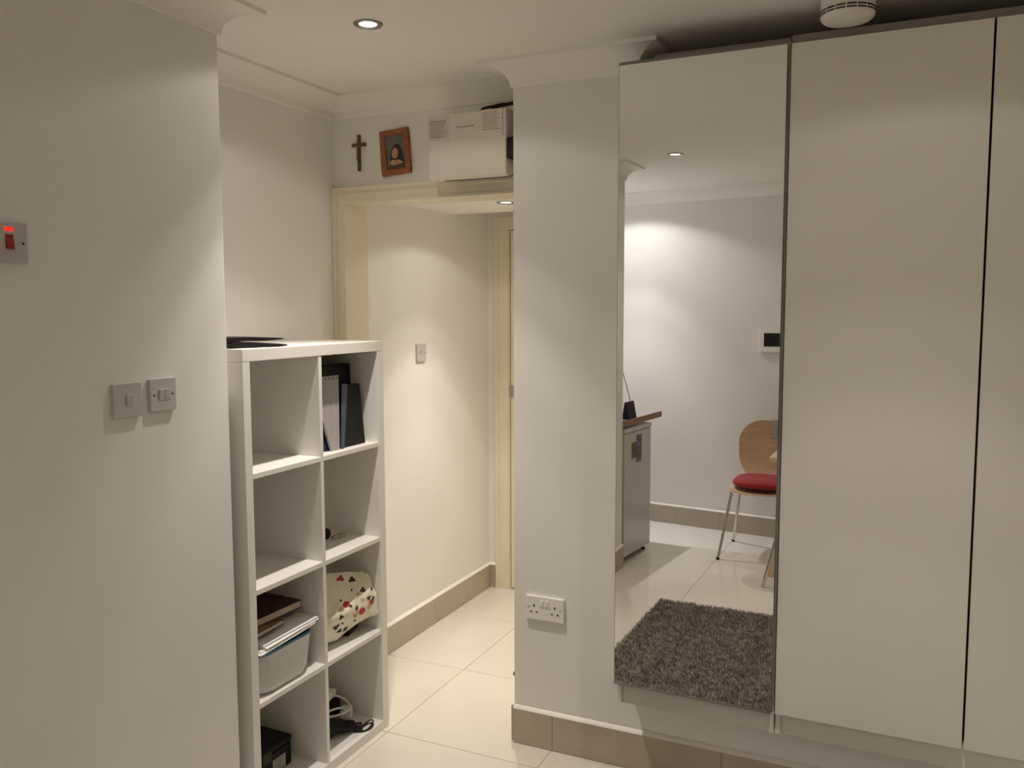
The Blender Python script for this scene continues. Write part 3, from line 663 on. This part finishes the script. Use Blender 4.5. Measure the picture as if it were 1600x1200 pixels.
# ================================================================== OVER THE DOOR
cx = thing('crucifix', 'small dark wooden crucifix with a bronze figure above the doorway', 'crucifix', (-0.747, YB, 2.135))
part('cross', G().box(-0.7535, -0.7405, YB - 0.010, YB - 0.0003, 2.135, 2.277).box(-0.7805, -0.7535, YB - 0.0098, YB - 0.0003, 2.2315, 2.2440).box(-0.7405, -0.7145, YB - 0.0098, YB - 0.0003, 2.2315, 2.2440), M_CROSS, cx, bevel=0.0012, seg=1)
def skin_mesh(name, verts, edges, radii, m, parent, sub=2):
    base = BASE[parent.name].inverted()
    me = bpy.data.meshes.new(name); me.from_pydata([tuple(base @ Vector(v)) for v in verts], edges, [])
    o = bpy.data.objects.new(name, me); COL.objects.link(o)
    md = o.modifiers.new('skin', 'SKIN'); 
    if not me.skin_vertices: me.attributes.new('skin', 'FLOAT', 'POINT')
    for i, r in enumerate(radii): me.skin_vertices[0].data[i].radius = (r, r)
    me.skin_vertices[0].data[0].use_root = True
    o.modifiers.new('sub', 'SUBSURF').levels = sub
    dg = bpy.context.evaluated_depsgraph_get(); dg.update()
    nm = bpy.data.meshes.new_from_object(o.evaluated_get(dg)); nm.materials.append(m)
    for p_ in nm.polygons: p_.use_smooth = True
    bpy.data.objects.remove(o); bpy.data.meshes.remove(me)
    o = bpy.data.objects.new(name, nm); COL.objects.link(o); o.parent = parent; return o
yf = YB - 0.0135
V = [(-0.747, yf, 2.205), (-0.747, yf, 2.221), (-0.747, yf, 2.233), (-0.7475, yf - .001, 2.242), (-0.748, yf - .002, 2.2485), (-0.762, yf, 2.2365), (-0.776, yf + .001, 2.2405), (-0.732, yf, 2.2365), (-0.718, yf + .001, 2.2405), (-0.7455, yf - .003, 2.188), (-0.747, yf, 2.170), (-0.749, yf - .0035, 2.188), (-0.7475, yf - .001, 2.170)]
try:
    skin_mesh('figure', V, [(0, 1), (1, 2), (2, 3), (3, 4), (2, 5), (5, 6), (2, 7), (7, 8), (0, 9), (9, 10), (0, 11), (11, 12)],
          [.0052, .0050, .0058, .0028, .0050, .0026, .0020, .0026, .0020, .0034, .0020, .0034, .0020], M_BRONZE, cx)
except Exception as ex:
    print('figure', ex)

pf = thing('framed_picture', 'small tilted wooden framed painting of a veiled woman', 'picture', (-0.5755, YB, 2.108))
RT = Matrix.Translation((-0.5755, YB, 2.196)) @ Matrix.Rotation(math.radians(-4.4), 4, 'Y')
PW, PH, FB = 0.130, 0.175, 0.022
g = G()
for (x0, x1, z0, z1) in ((-PW / 2, PW / 2, PH / 2 - FB, PH / 2), (-PW / 2, PW / 2, -PH / 2, -PH / 2 + FB), (-PW / 2, -PW / 2 + FB, -PH / 2 + FB, PH / 2 - FB), (PW / 2 - FB, PW / 2, -PH / 2 + FB, PH / 2 - FB)):
    g.box(x0, x1, -0.014, -0.0005, z0, z1)
part('frame', g.xform(RT), M_WOODF, pf, bevel=0.002)
pm = [mat('painted grey green', (0.16, 0.145, 0.12), 0.6, noise=0.3, scale=30), mat('painted dark veil', (0.022, 0.020, 0.026), 0.6, noise=0.4, scale=40), mat('painted skin', (0.50, 0.26, 0.15), 0.6, noise=0.15, scale=40), mat('painted pale cloth', (0.50, 0.36, 0.22), 0.6, noise=0.2, scale=40), mat('painted brown', (0.12, 0.06, 0.045), 0.6, noise=0.2, scale=40)]
def ell(cx_, cz_, rx, rz, y, n=20, rot=0):
    out = []
    for k in range(n):
        a = 2 * math.pi * k / n; x, z = rx * math.cos(a), rz * math.sin(a)
        out.append((cx_ + x * math.cos(rot) - z * math.sin(rot), y, cz_ + x * math.sin(rot) + z * math.cos(rot)))
    return out
g = G(); iw, ih = PW / 2 - FB, PH / 2 - FB
g.slot(0).box(-iw, iw, -0.006, -0.001, -ih, ih)
def flat(pts, y0, s):
    n = len(pts); g.slot(s).add([(p[0], y0, p[2]) for p in pts] + [(p[0], -0.0055, p[2]) for p in pts], [tuple(range(n))] + [(i, (i + 1) % n, (i + 1) % n + n, i + n) for i in range(n)])
flat([(x, 0, z) for x, z in ((-0.024, -0.048), (-0.028, -0.020), (-0.016, 0.018), (0.0, 0.033), (0.016, 0.030), (0.030, 0.006), (0.036, -0.034), (0.040, -0.050))], -0.0063, 1)
flat([(x, 0, z) for x, z in ((-0.036, -0.064), (-0.030, -0.044), (0.034, -0.046), (0.042, -0.064))], -0.0066, 4)
flat(ell(-0.004, -0.004, 0.014, 0.021, 0, rot=-0.15), -0.0068, 2)
flat([(x, 0, z) for x, z in ((-0.030, -0.040), (-0.018, -0.026), (0.004, -0.034), (0.026, -0.036), (0.030, -0.044), (-0.010, -0.050))], -0.0070, 3)
flat(ell(0.004, -0.038, 0.014, 0.008, 0, rot=0.3), -0.0073, 2)
part('painting', g.xform(RT), pm, pf, smooth=False)

# consumer unit with labels and cables
FX0, FX1, FZ0, FZ1, FY = -0.362, -0.048, 2.0785, 2.2950, 0.040
fb = thing('fuse_box', 'cream fuse box with printed labels above the doorway architrave', 'fuse box', (-0.205, YB, 2.0785))
part('back_plate', G().box(-0.340, -0.064, 0.132, YB - 0.0004, 2.084, 2.290), M_BOXC, fb)
g = G().prism([(0.060, 2.0560), (0.130, 2.0760), (0.130, 2.2955), (0.052, 2.2955), (0.042, 2.2870), (0.042, 2.066)], 0, FX0, FX1)
part('case', g, M_BOXC, fb, bevel=0.004)
part('gap_shade', G().prism([(0.064, 2.0558), (0.128, 2.0740), (0.128, 2.0725), (0.064, 2.0543)], 0, -0.310, FX1 - 0.004), M_DARK, fb)  # dark strip standing in for the shadow in the gap below the case
fl = part('cover_flap', G().box(FX0 + 0.001, FX1 - 0.012, 0.0385, 0.0430, 2.1985, 2.2900), M_BOXC, fb, bevel=0.0015, seg=1)
part('label_paper', G().box(FX0 + 0.002, FX0 + 0.086, 0.0380, 0.0386, 2.1995, 2.2840), mat('label paper', (0.66, 0.62, 0.56), 0.6, noise=0.02), fl)
random.seed(3)
def lines(x0, x1, z1, n, dz, th, bold=()):
    g = G()
    for k in range(n):
        z = z1 - k * dz; x = x0; xe = x1 - random.random() * 0.25 * (x1 - x0)
        while x < xe:
            wd = random.uniform(0.004, 0.012); t_ = th * (1.5 if k in bold else 1)
            g.box(x, min(x + wd, xe), 0.0372, 0.0379, z, z + t_); x += wd + 0.0022
    return g
part('print_block', lines(FX0 + 0.008, FX0 + 0.080, 2.266, 9, 0.0070, 0.0016, (0, 8)), M_TEXT, fl)
g2 = lines(FX1 - 0.090, FX1 - 0.018, 2.280, 9, 0.0074, 0.0020)
part('print_block', g2.xform(Matrix.Translation((0, 0.0008, 0))), M_TEXT, fl)
cu = bpy.data.curves.new('print_text', 'FONT'); cu.body = 'Consumer Unit'; cu.size = 0.0115; cu.extrude = 0.0003
to = bpy.data.objects.new('print_text', cu); COL.objects.link(to)
dg = bpy.context.evaluated_depsgraph_get(); dg.update(); tm_ = bpy.data.meshes.new_from_object(to.evaluated_get(dg)); bpy.data.objects.remove(to)
tm_.materials.clear(); tm_.materials.append(M_TEXT)
to = bpy.data.objects.new('print_text', tm_); COL.objects.link(to); to.parent = fl
to.rotation_euler = (math.pi / 2, 0, 0); to.location = Vector((-0.245, 0.0381, 2.2375)) - Vector((-0.205, YB, 2.0785))
part('black_clip', G().box(FX1 + 0.0005, FX1 + 0.034, 0.046, 0.128, 2.118, 2.190), M_BLACK, fb, bevel=0.004, label='black block on the box side')
for k, (dy, dz, x0) in enumerate(((0.075, 0.004, -0.165), (0.095, 0.010, -0.13), (0.060, 0.002, -0.11), (0.110, 0.016, -0.10))):
    pts = [(x0, dy, 2.2955), (x0 + 0.015, dy, 2.304 + dz * 0.4), (x0 + 0.05, dy + 0.004, 2.306 + dz), (x0 + 0.09, dy, 2.309 + dz), (-0.003, dy, 2.303 + dz)]
    part('cable', G().tube([cr1(pts, q / 16) for q in range(17)], 0.0052, 8), [M_BLACK, M_BLACK, M_LEATHER, M_PLAST][k], fb)

# smoke alarm
sa = thing('smoke_alarm', 'round white smoke alarm on the ceiling in front of the wardrobe', 'smoke alarm', (1.085, -0.205, ZC))
SC = (1.085, -0.205, ZC)
part('mount', G().lathe([(0.0, -0.0005), (0.066, -0.0005), (0.068, -0.006), (0.070, -0.038)], SC, 48), M_PLASTW, sa, angle=50)
part('cap', G().lathe([(0.070, -0.0385), (0.0705, -0.054), (0.067, -0.062), (0.058, -0.068), (0.042, -0.0715), (0.0, -0.073)], SC, 48), M_PLASTW, sa, angle=50)
for ring, zz_ in ((0, -0.0435), (1, -0.0515)):
    for k in range(16):
        a0 = 2 * math.pi * k / 16 + 0.03; a1 = a0 + 2 * math.pi / 16 - 0.05
        vs = []
        for q in range(5):
            a = a0 + (a1 - a0) * q / 4
            for rr, dz in ((0.0695, -0.0020), (0.0714, -0.0020), (0.0714, 0.0020), (0.0695, 0.0020)): vs.append((SC[0] + rr * math.cos(a), SC[1] + rr * math.sin(a), SC[2] + zz_ + dz))
        fs = [(q * 4 + s, q * 4 + (s + 1) % 4, q * 4 + 4 + (s + 1) % 4, q * 4 + 4 + s) for q in range(4) for s in range(4)] + [(3, 2, 1, 0), (16, 17, 18, 19)]
        part('vent_slot', G().add(vs, fs), M_DARK, sa, smooth=False)

# ================================================================== THE ROOM BEHIND (seen in the mirror)
# cream casing board on the stub wall
struct('trim_23', G().box(-0.500, -0.350, -2.3595, -2.346, 0, 2.335).box(-0.385, -0.350, -2.346, -2.340, 0, 2.335), M_CREAM, bevel=0.002, seg=1)
# rug
RX0, RX1, RY0, RY1 = 0.05, 1.40, -2.0, -0.30
rg = thing('shaggy_rug', 'dark grey shaggy rug on the tiled floor reflected in the mirror', 'rug', ((RX0 + RX1) / 2, (RY0 + RY1) / 2, 0))
part('backing', G().prism([(x + (RX0 + RX1) / 2, y + (RY0 + RY1) / 2) for x, y in rrect(RX1 - RX0 - 0.02, RY1 - RY0 - 0.02, 0.03)], 2, 0.0004, 0.010), M_RUG, rg)
rng = np.random.default_rng(5); NB = 145000
bxx = rng.uniform(RX0 + 0.008, RX1 - 0.008, NB); byy = rng.uniform(RY0 + 0.008, RY1 - 0.008, NB)
th = rng.uniform(0, 2 * np.pi, NB); ln = rng.uniform(0.014, 0.027, NB); lean = rng.uniform(0.2, 1.0, NB) * ln * 0.8; wd = rng.uniform(0.0010, 0.0020, NB)
cl_x = np.sin(bxx * 37) * 0.5 + np.sin(byy * 43 + bxx * 11) * 0.5
th = th * 0.85 + cl_x * 1.5
dx, dy = np.cos(th), np.sin(th); px, py = -dy * wd, dx * wd
z0 = np.full(NB, 0.009); zt_ = 0.010 + np.sqrt(np.maximum(ln ** 2 - lean ** 2, 1e-6)) * 0.8
tx, ty = bxx + dx * lean, byy + dy * lean
co = np.stack([np.stack([bxx - px, byy - py, z0], 1), np.stack([bxx + px, byy + py, z0], 1), np.stack([tx + px * .5, ty + py * .5, zt_], 1), np.stack([tx - px * .5, ty - py * .5, zt_], 1)], 1).reshape(-1, 3)
co -= np.array([(RX0 + RX1) / 2, (RY0 + RY1) / 2, 0])
me = bpy.data.meshes.new('pile'); me.vertices.add(NB * 4); me.vertices.foreach_set('co', co.ravel())
me.loops.add(NB * 4); me.loops.foreach_set('vertex_index', np.arange(NB * 4)); me.polygons.add(NB); me.polygons.foreach_set('loop_start', np.arange(NB) * 4)
me.update(calc_edges=True); me.validate(); me.materials.append(M_RUG)
pile = bpy.data.objects.new('pile', me); COL.objects.link(pile); pile.parent = rg; pile['kind'] = 'stuff'

# fridge and worktop, the kitchen run stands a few degrees off square
KA = math.radians(5.5)
fr = thing('fridge', 'small white undercounter fridge with postcards below the worktop', 'fridge', (-0.300, -2.970, 0), KA)
FW, FD, FH = 0.425, 0.50, 0.845         # local: y from 0 (far end) to FW, x from -FD to 0 (door face)
part('cabinet', G().box(-FD, -0.052, 0.004, FW, 0.012, FH - 0.028), M_FRIDGE, fr, world=False, bevel=0.004)
part('top_lid', G().box(-FD, 0.002, 0.0, FW + 0.002, FH - 0.0275, FH), M_FRIDGE, fr, world=False, bevel=0.005)
part('seal', G().box(-0.052, -0.046, 0.008, FW - 0.004, 0.045, FH - 0.034), M_FRIDGES, fr, world=False)
part('door', G().box(-0.0455, 0.0, 0.004, FW, 0.040, FH - 0.030), M_FRIDGE, fr, world=False, bevel=0.008, seg=3)
for (yy, xx) in ((0.03, -0.04), (FW - 0.03, -0.04), (0.03, -FD + 0.03), (FW - 0.03, -FD + 0.03)):
    part('foot', G().lathe([(0.014, 0), (0.014, 0.0118)], (xx, yy, 0), 12), M_BLACK, fr, world=False)
for nm, (y0, y1, z0, z1), c, lb in (('postcard', (0.165, 0.245, 0.615, 0.790), (0.09, 0.075, 0.16), 'tall dark blue and purple postcard stuck on the fridge door'),
                               ('photo_card', (0.250, 0.320, 0.650, 0.750), (0.10, 0.05, 0.035), 'small brown photo card stuck beside the blue postcard')):
    T = BASE[fr.name]
    solo(nm, G().box(0.0006, 0.0022, y0, y1, z0, z1).xform(T), mat(nm + ' print', c, 0.35, noise=0.9, scale=30), lb, 'postcard')
wk = thing('worktop', 'grey laminate worktop with brown edge above the small fridge', 'worktop', (-0.285, -3.150, 0.862), KA)
part('slab', G().box(-0.600, -0.003, 0.003, 0.615, 0.0, 0.038), M_WTOP, wk, world=False)
part('edging', G().box(-0.003, 0.0, 0.0, 0.615, 0.0, 0.0375).box(-0.600, -0.003, 0.0, 0.003, 0.0, 0.0375), M_WTEDGE, wk, world=False, label='brown front edging')
part('bracket', G().prism([(-0.600, 0.0), (-0.600, -0.16), (-0.585, -0.16), (-0.40, -0.012), (-0.40, 0.0)], 1, 0.02, 0.04), M_PLAST, wk, world=False)
dv = thing('tablet_stand', 'small black device standing on the worktop beside a thin cable', 'device', (-0.355, -2.66, 0.9003), KA)
part('case', G().prism([(-0.030, 0.0), (0.016, 0.0), (-0.004, 0.105), (-0.014, 0.105)], 1, -0.09, 0.035), M_BLACK, dv, world=False, bevel=0.002)
pts = [(0.010, -0.055, 0.002), (-0.004, -0.062, 0.06), (-0.030, -0.058, 0.16), (-0.06, -0.02, 0.32)]
part('cable', G().tube([cr1(pts, q / 14) for q in range(15)] + [Vector((-0.12, 0.10, 0.42)), Vector((-0.2, 0.13, 0.46))], 0.0022, 6), M_BLACK, dv, world=False)

# chair with red cushion, facing +y
def leg_tube(a, b): return G().tube([a, b], [0.0095, 0.0085], 12)
ch = thing('dining_chair', 'bent birch plywood chair with chrome legs against the back wall', 'chair', (0.386, -3.150, 0))
SZ = 0.435
g = G(); nn = 24
def seatz(x, y): return SZ + 0.015 * (x / 0.19) ** 2 - 0.006 * (y / 0.19) + 0.0
ring = [(x, y) for x, y in rrect(0.375, 0.385, 0.11, 8)]
top = [(x, y, seatz(x, y)) for x, y in ring]; bot = [(x, y, seatz(x, y) - 0.011) for x, y in ring]; inn = [(x * .55, y * .55, seatz(x * .55, y * .55)) for x, y in ring]; innb = [(x, y, z - 0.011) for x, y, z in inn]
k = len(ring); g.add(inn + top + bot + innb, [(i, (i + 1) % k, (i + 1) % k + k, i + k) for i in range(k)] + [(i + k, (i + 1) % k + k, (i + 1) % k + 2 * k, i + 2 * k) for i in range(k)] + [(i + 2 * k, (i + 1) % k + 2 * k, (i + 1) % k + 3 * k, i + 3 * k) for i in range(k)] + [tuple(range(k)), tuple(range(3 * k, 4 * k))[::-1]])
part('seat', g, M_BIRCHL, ch, world=False)
def backsurf(x, s, off):
    # s 0..1 up the back
    z = 0.455 + 0.385 * s
    y = -0.185 - 0.075 * s + 0.035 * (1 - s) ** 6 * 4 * 0.5 + 0.20 * x * x * 1.4
    return (x, y - off, z)
g = G(); outl = rrect(0.40, 0.385, 0.15, 9, 0, 0.5 * 0.385)
# egg-shaped back: lower part narrows
def shp(x, z): s = z / 0.385; return x * (0.86 + 0.14 * math.sin(min(1, s * 1.25) * math.pi / 2)), s
R1 = [backsurf(*shp(x, z), 0.0) for x, z in outl]; R2 = [backsurf(*shp(x, z), 0.010) for x, z in outl]
I1 = [backsurf(*(lambda a: (a[0] * .6, .5 + (a[1] - .5) * .6))(shp(x, z)), 0.0) for x, z in outl]; I2 = [backsurf(*(lambda a: (a[0] * .6, .5 + (a[1] - .5) * .6))(shp(x, z)), 0.010) for x, z in outl]
k = len(outl); g.add(I1 + R1 + R2 + I2, [(i, (i + 1) % k, (i + 1) % k + k, i + k) for i in range(k)] + [(i + k, (i + 1) % k + k, (i + 1) % k + 2 * k, i + 2 * k) for i in range(k)] + [(i + 2 * k, (i + 1) % k + 2 * k, (i + 1) % k + 3 * k, i + 3 * k) for i in range(k)] + [tuple(range(k)), tuple(range(3 * k, 4 * k))[::-1]])
part('backrest', g, M_BIRCH, ch, world=False, angle=50)
for sx in (-1, 1):
    for sy in (-1, 1):
        lg = part('leg', leg_tube((sx * 0.165, sy * 0.150, SZ - 0.008), (sx * 0.225, sy * 0.234, 0.010)), M_CHROME, ch, world=False)
        part('foot_cap', G().lathe([(0.0, 0.0002), (0.0105, 0.0002), (0.0105, 0.014), (0.0, 0.014)], (sx * 0.2262, sy * 0.2355, 0), 12), M_BLACK, lg, world=False)
part('seat_rail', G().tube([(-0.165, 0.150, SZ - 0.010), (0.165, 0.150, SZ - 0.010)], 0.009, 10).tube([(-0.165, -0.150, SZ - 0.010), (0.165, -0.150, SZ - 0.010)], 0.009, 10), M_CHROME, ch, world=False)
g = G()
def cush(u, v):
    a = 2 * math.pi * u; p = math.pi * v
    sx = math.copysign(abs(math.cos(a)) ** 0.6, math.cos(a)); sy = math.copysign(abs(math.sin(a)) ** 0.6, math.sin(a)); r = abs(math.sin(p)) ** 0.55
    d = 0.012 * (1 - r) * 0
    return (0.386 + 0.178 * sx * r, -3.140 + 0.178 * sy * r, SZ + 0.015 + 0.030 - 0.030 * math.copysign(abs(math.cos(p)) ** 0.8, math.cos(p)) - 0.008 * math.exp(-((sx * r) ** 2 + (sy * r) ** 2) * 8) * (1 if v > 0.5 else 0))
g.grid(cush, 40, 20)
solo('seat_cushion', g, M_CUSH, 'plump red cushion on the birch plywood chair', 'cushion', angle=80)

# table and stool, mostly hidden beyond the mirror edge
tb = thing('small_table', 'pale birch table whose corner shows at the mirror edge', 'table', (0.875, -2.89, 0))
part('table_top', G().box(0.502, 1.25, -3.02, -2.66, 0.695, 0.722), M_BIRCHL, tb, bevel=0.002)
for (xf, xt) in ((0.520, 0.640), (1.232, 1.112)):
    for y in (-2.885, -2.720):
        part('leg', G().prism([(xf - 0.017, 0.0), (xf + 0.017, 0.0), (xt + 0.017, 0.6948), (xt - 0.017, 0.6948)], 1, y - 0.025, y + 0.025), M_BIRCHL, tb, bevel=0.002)
sl = thing('round_stool', 'round birch stool with splayed chrome legs near the table', 'stool', (0.730, -2.545, 0))
part('seat', G().lathe([(0.0, 0.432), (0.140, 0.432), (0.152, 0.438), (0.152, 0.446), (0.146, 0.450), (0.0, 0.450)], (0.730, -2.545, 0), 36), M_BIRCHL, sl)
a0 = math.atan2(0.056, -0.220)
for k in range(4):
    a = a0 + k * math.pi / 2; c, s = math.cos(a), math.sin(a)
    part('leg', G().tube([(0.730 + 0.128 * c, -2.545 + 0.128 * s, 0.4315), (0.730 + 0.226 * c, -2.545 + 0.226 * s, 0.001)], 0.0095, 12), M_CHROME, sl)

# intercom on the back wall
ang = math.atan(0.107)
ic = thing('intercom', 'white wall intercom with a black screen on the back wall', 'intercom', (0.372, yback(0.372), 1.285), ang)
part('case', G().box(-0.105, 0.105, 0.0005, 0.028, 0.0, 0.155), M_PLASTW, ic, world=False, bevel=0.005, seg=2)
part('screen', G().box(-0.072, 0.045, 0.0275, 0.0292, 0.040, 0.132), M_SCREEN, ic, world=False, label='black screen')
part('bottom_ledge', G().box(-0.100, 0.100, 0.028, 0.036, 0.002, 0.018), M_PLASTW, ic, world=False, bevel=0.003)
for k in range(3): part('button', G().lathe([(0.007, 0), (0.0065, 0.002), (0, 0.0022)], (0.075, 0.028, 0.05 + 0.03 * k), 14, 'y'), M_PLAST, ic, world=False)
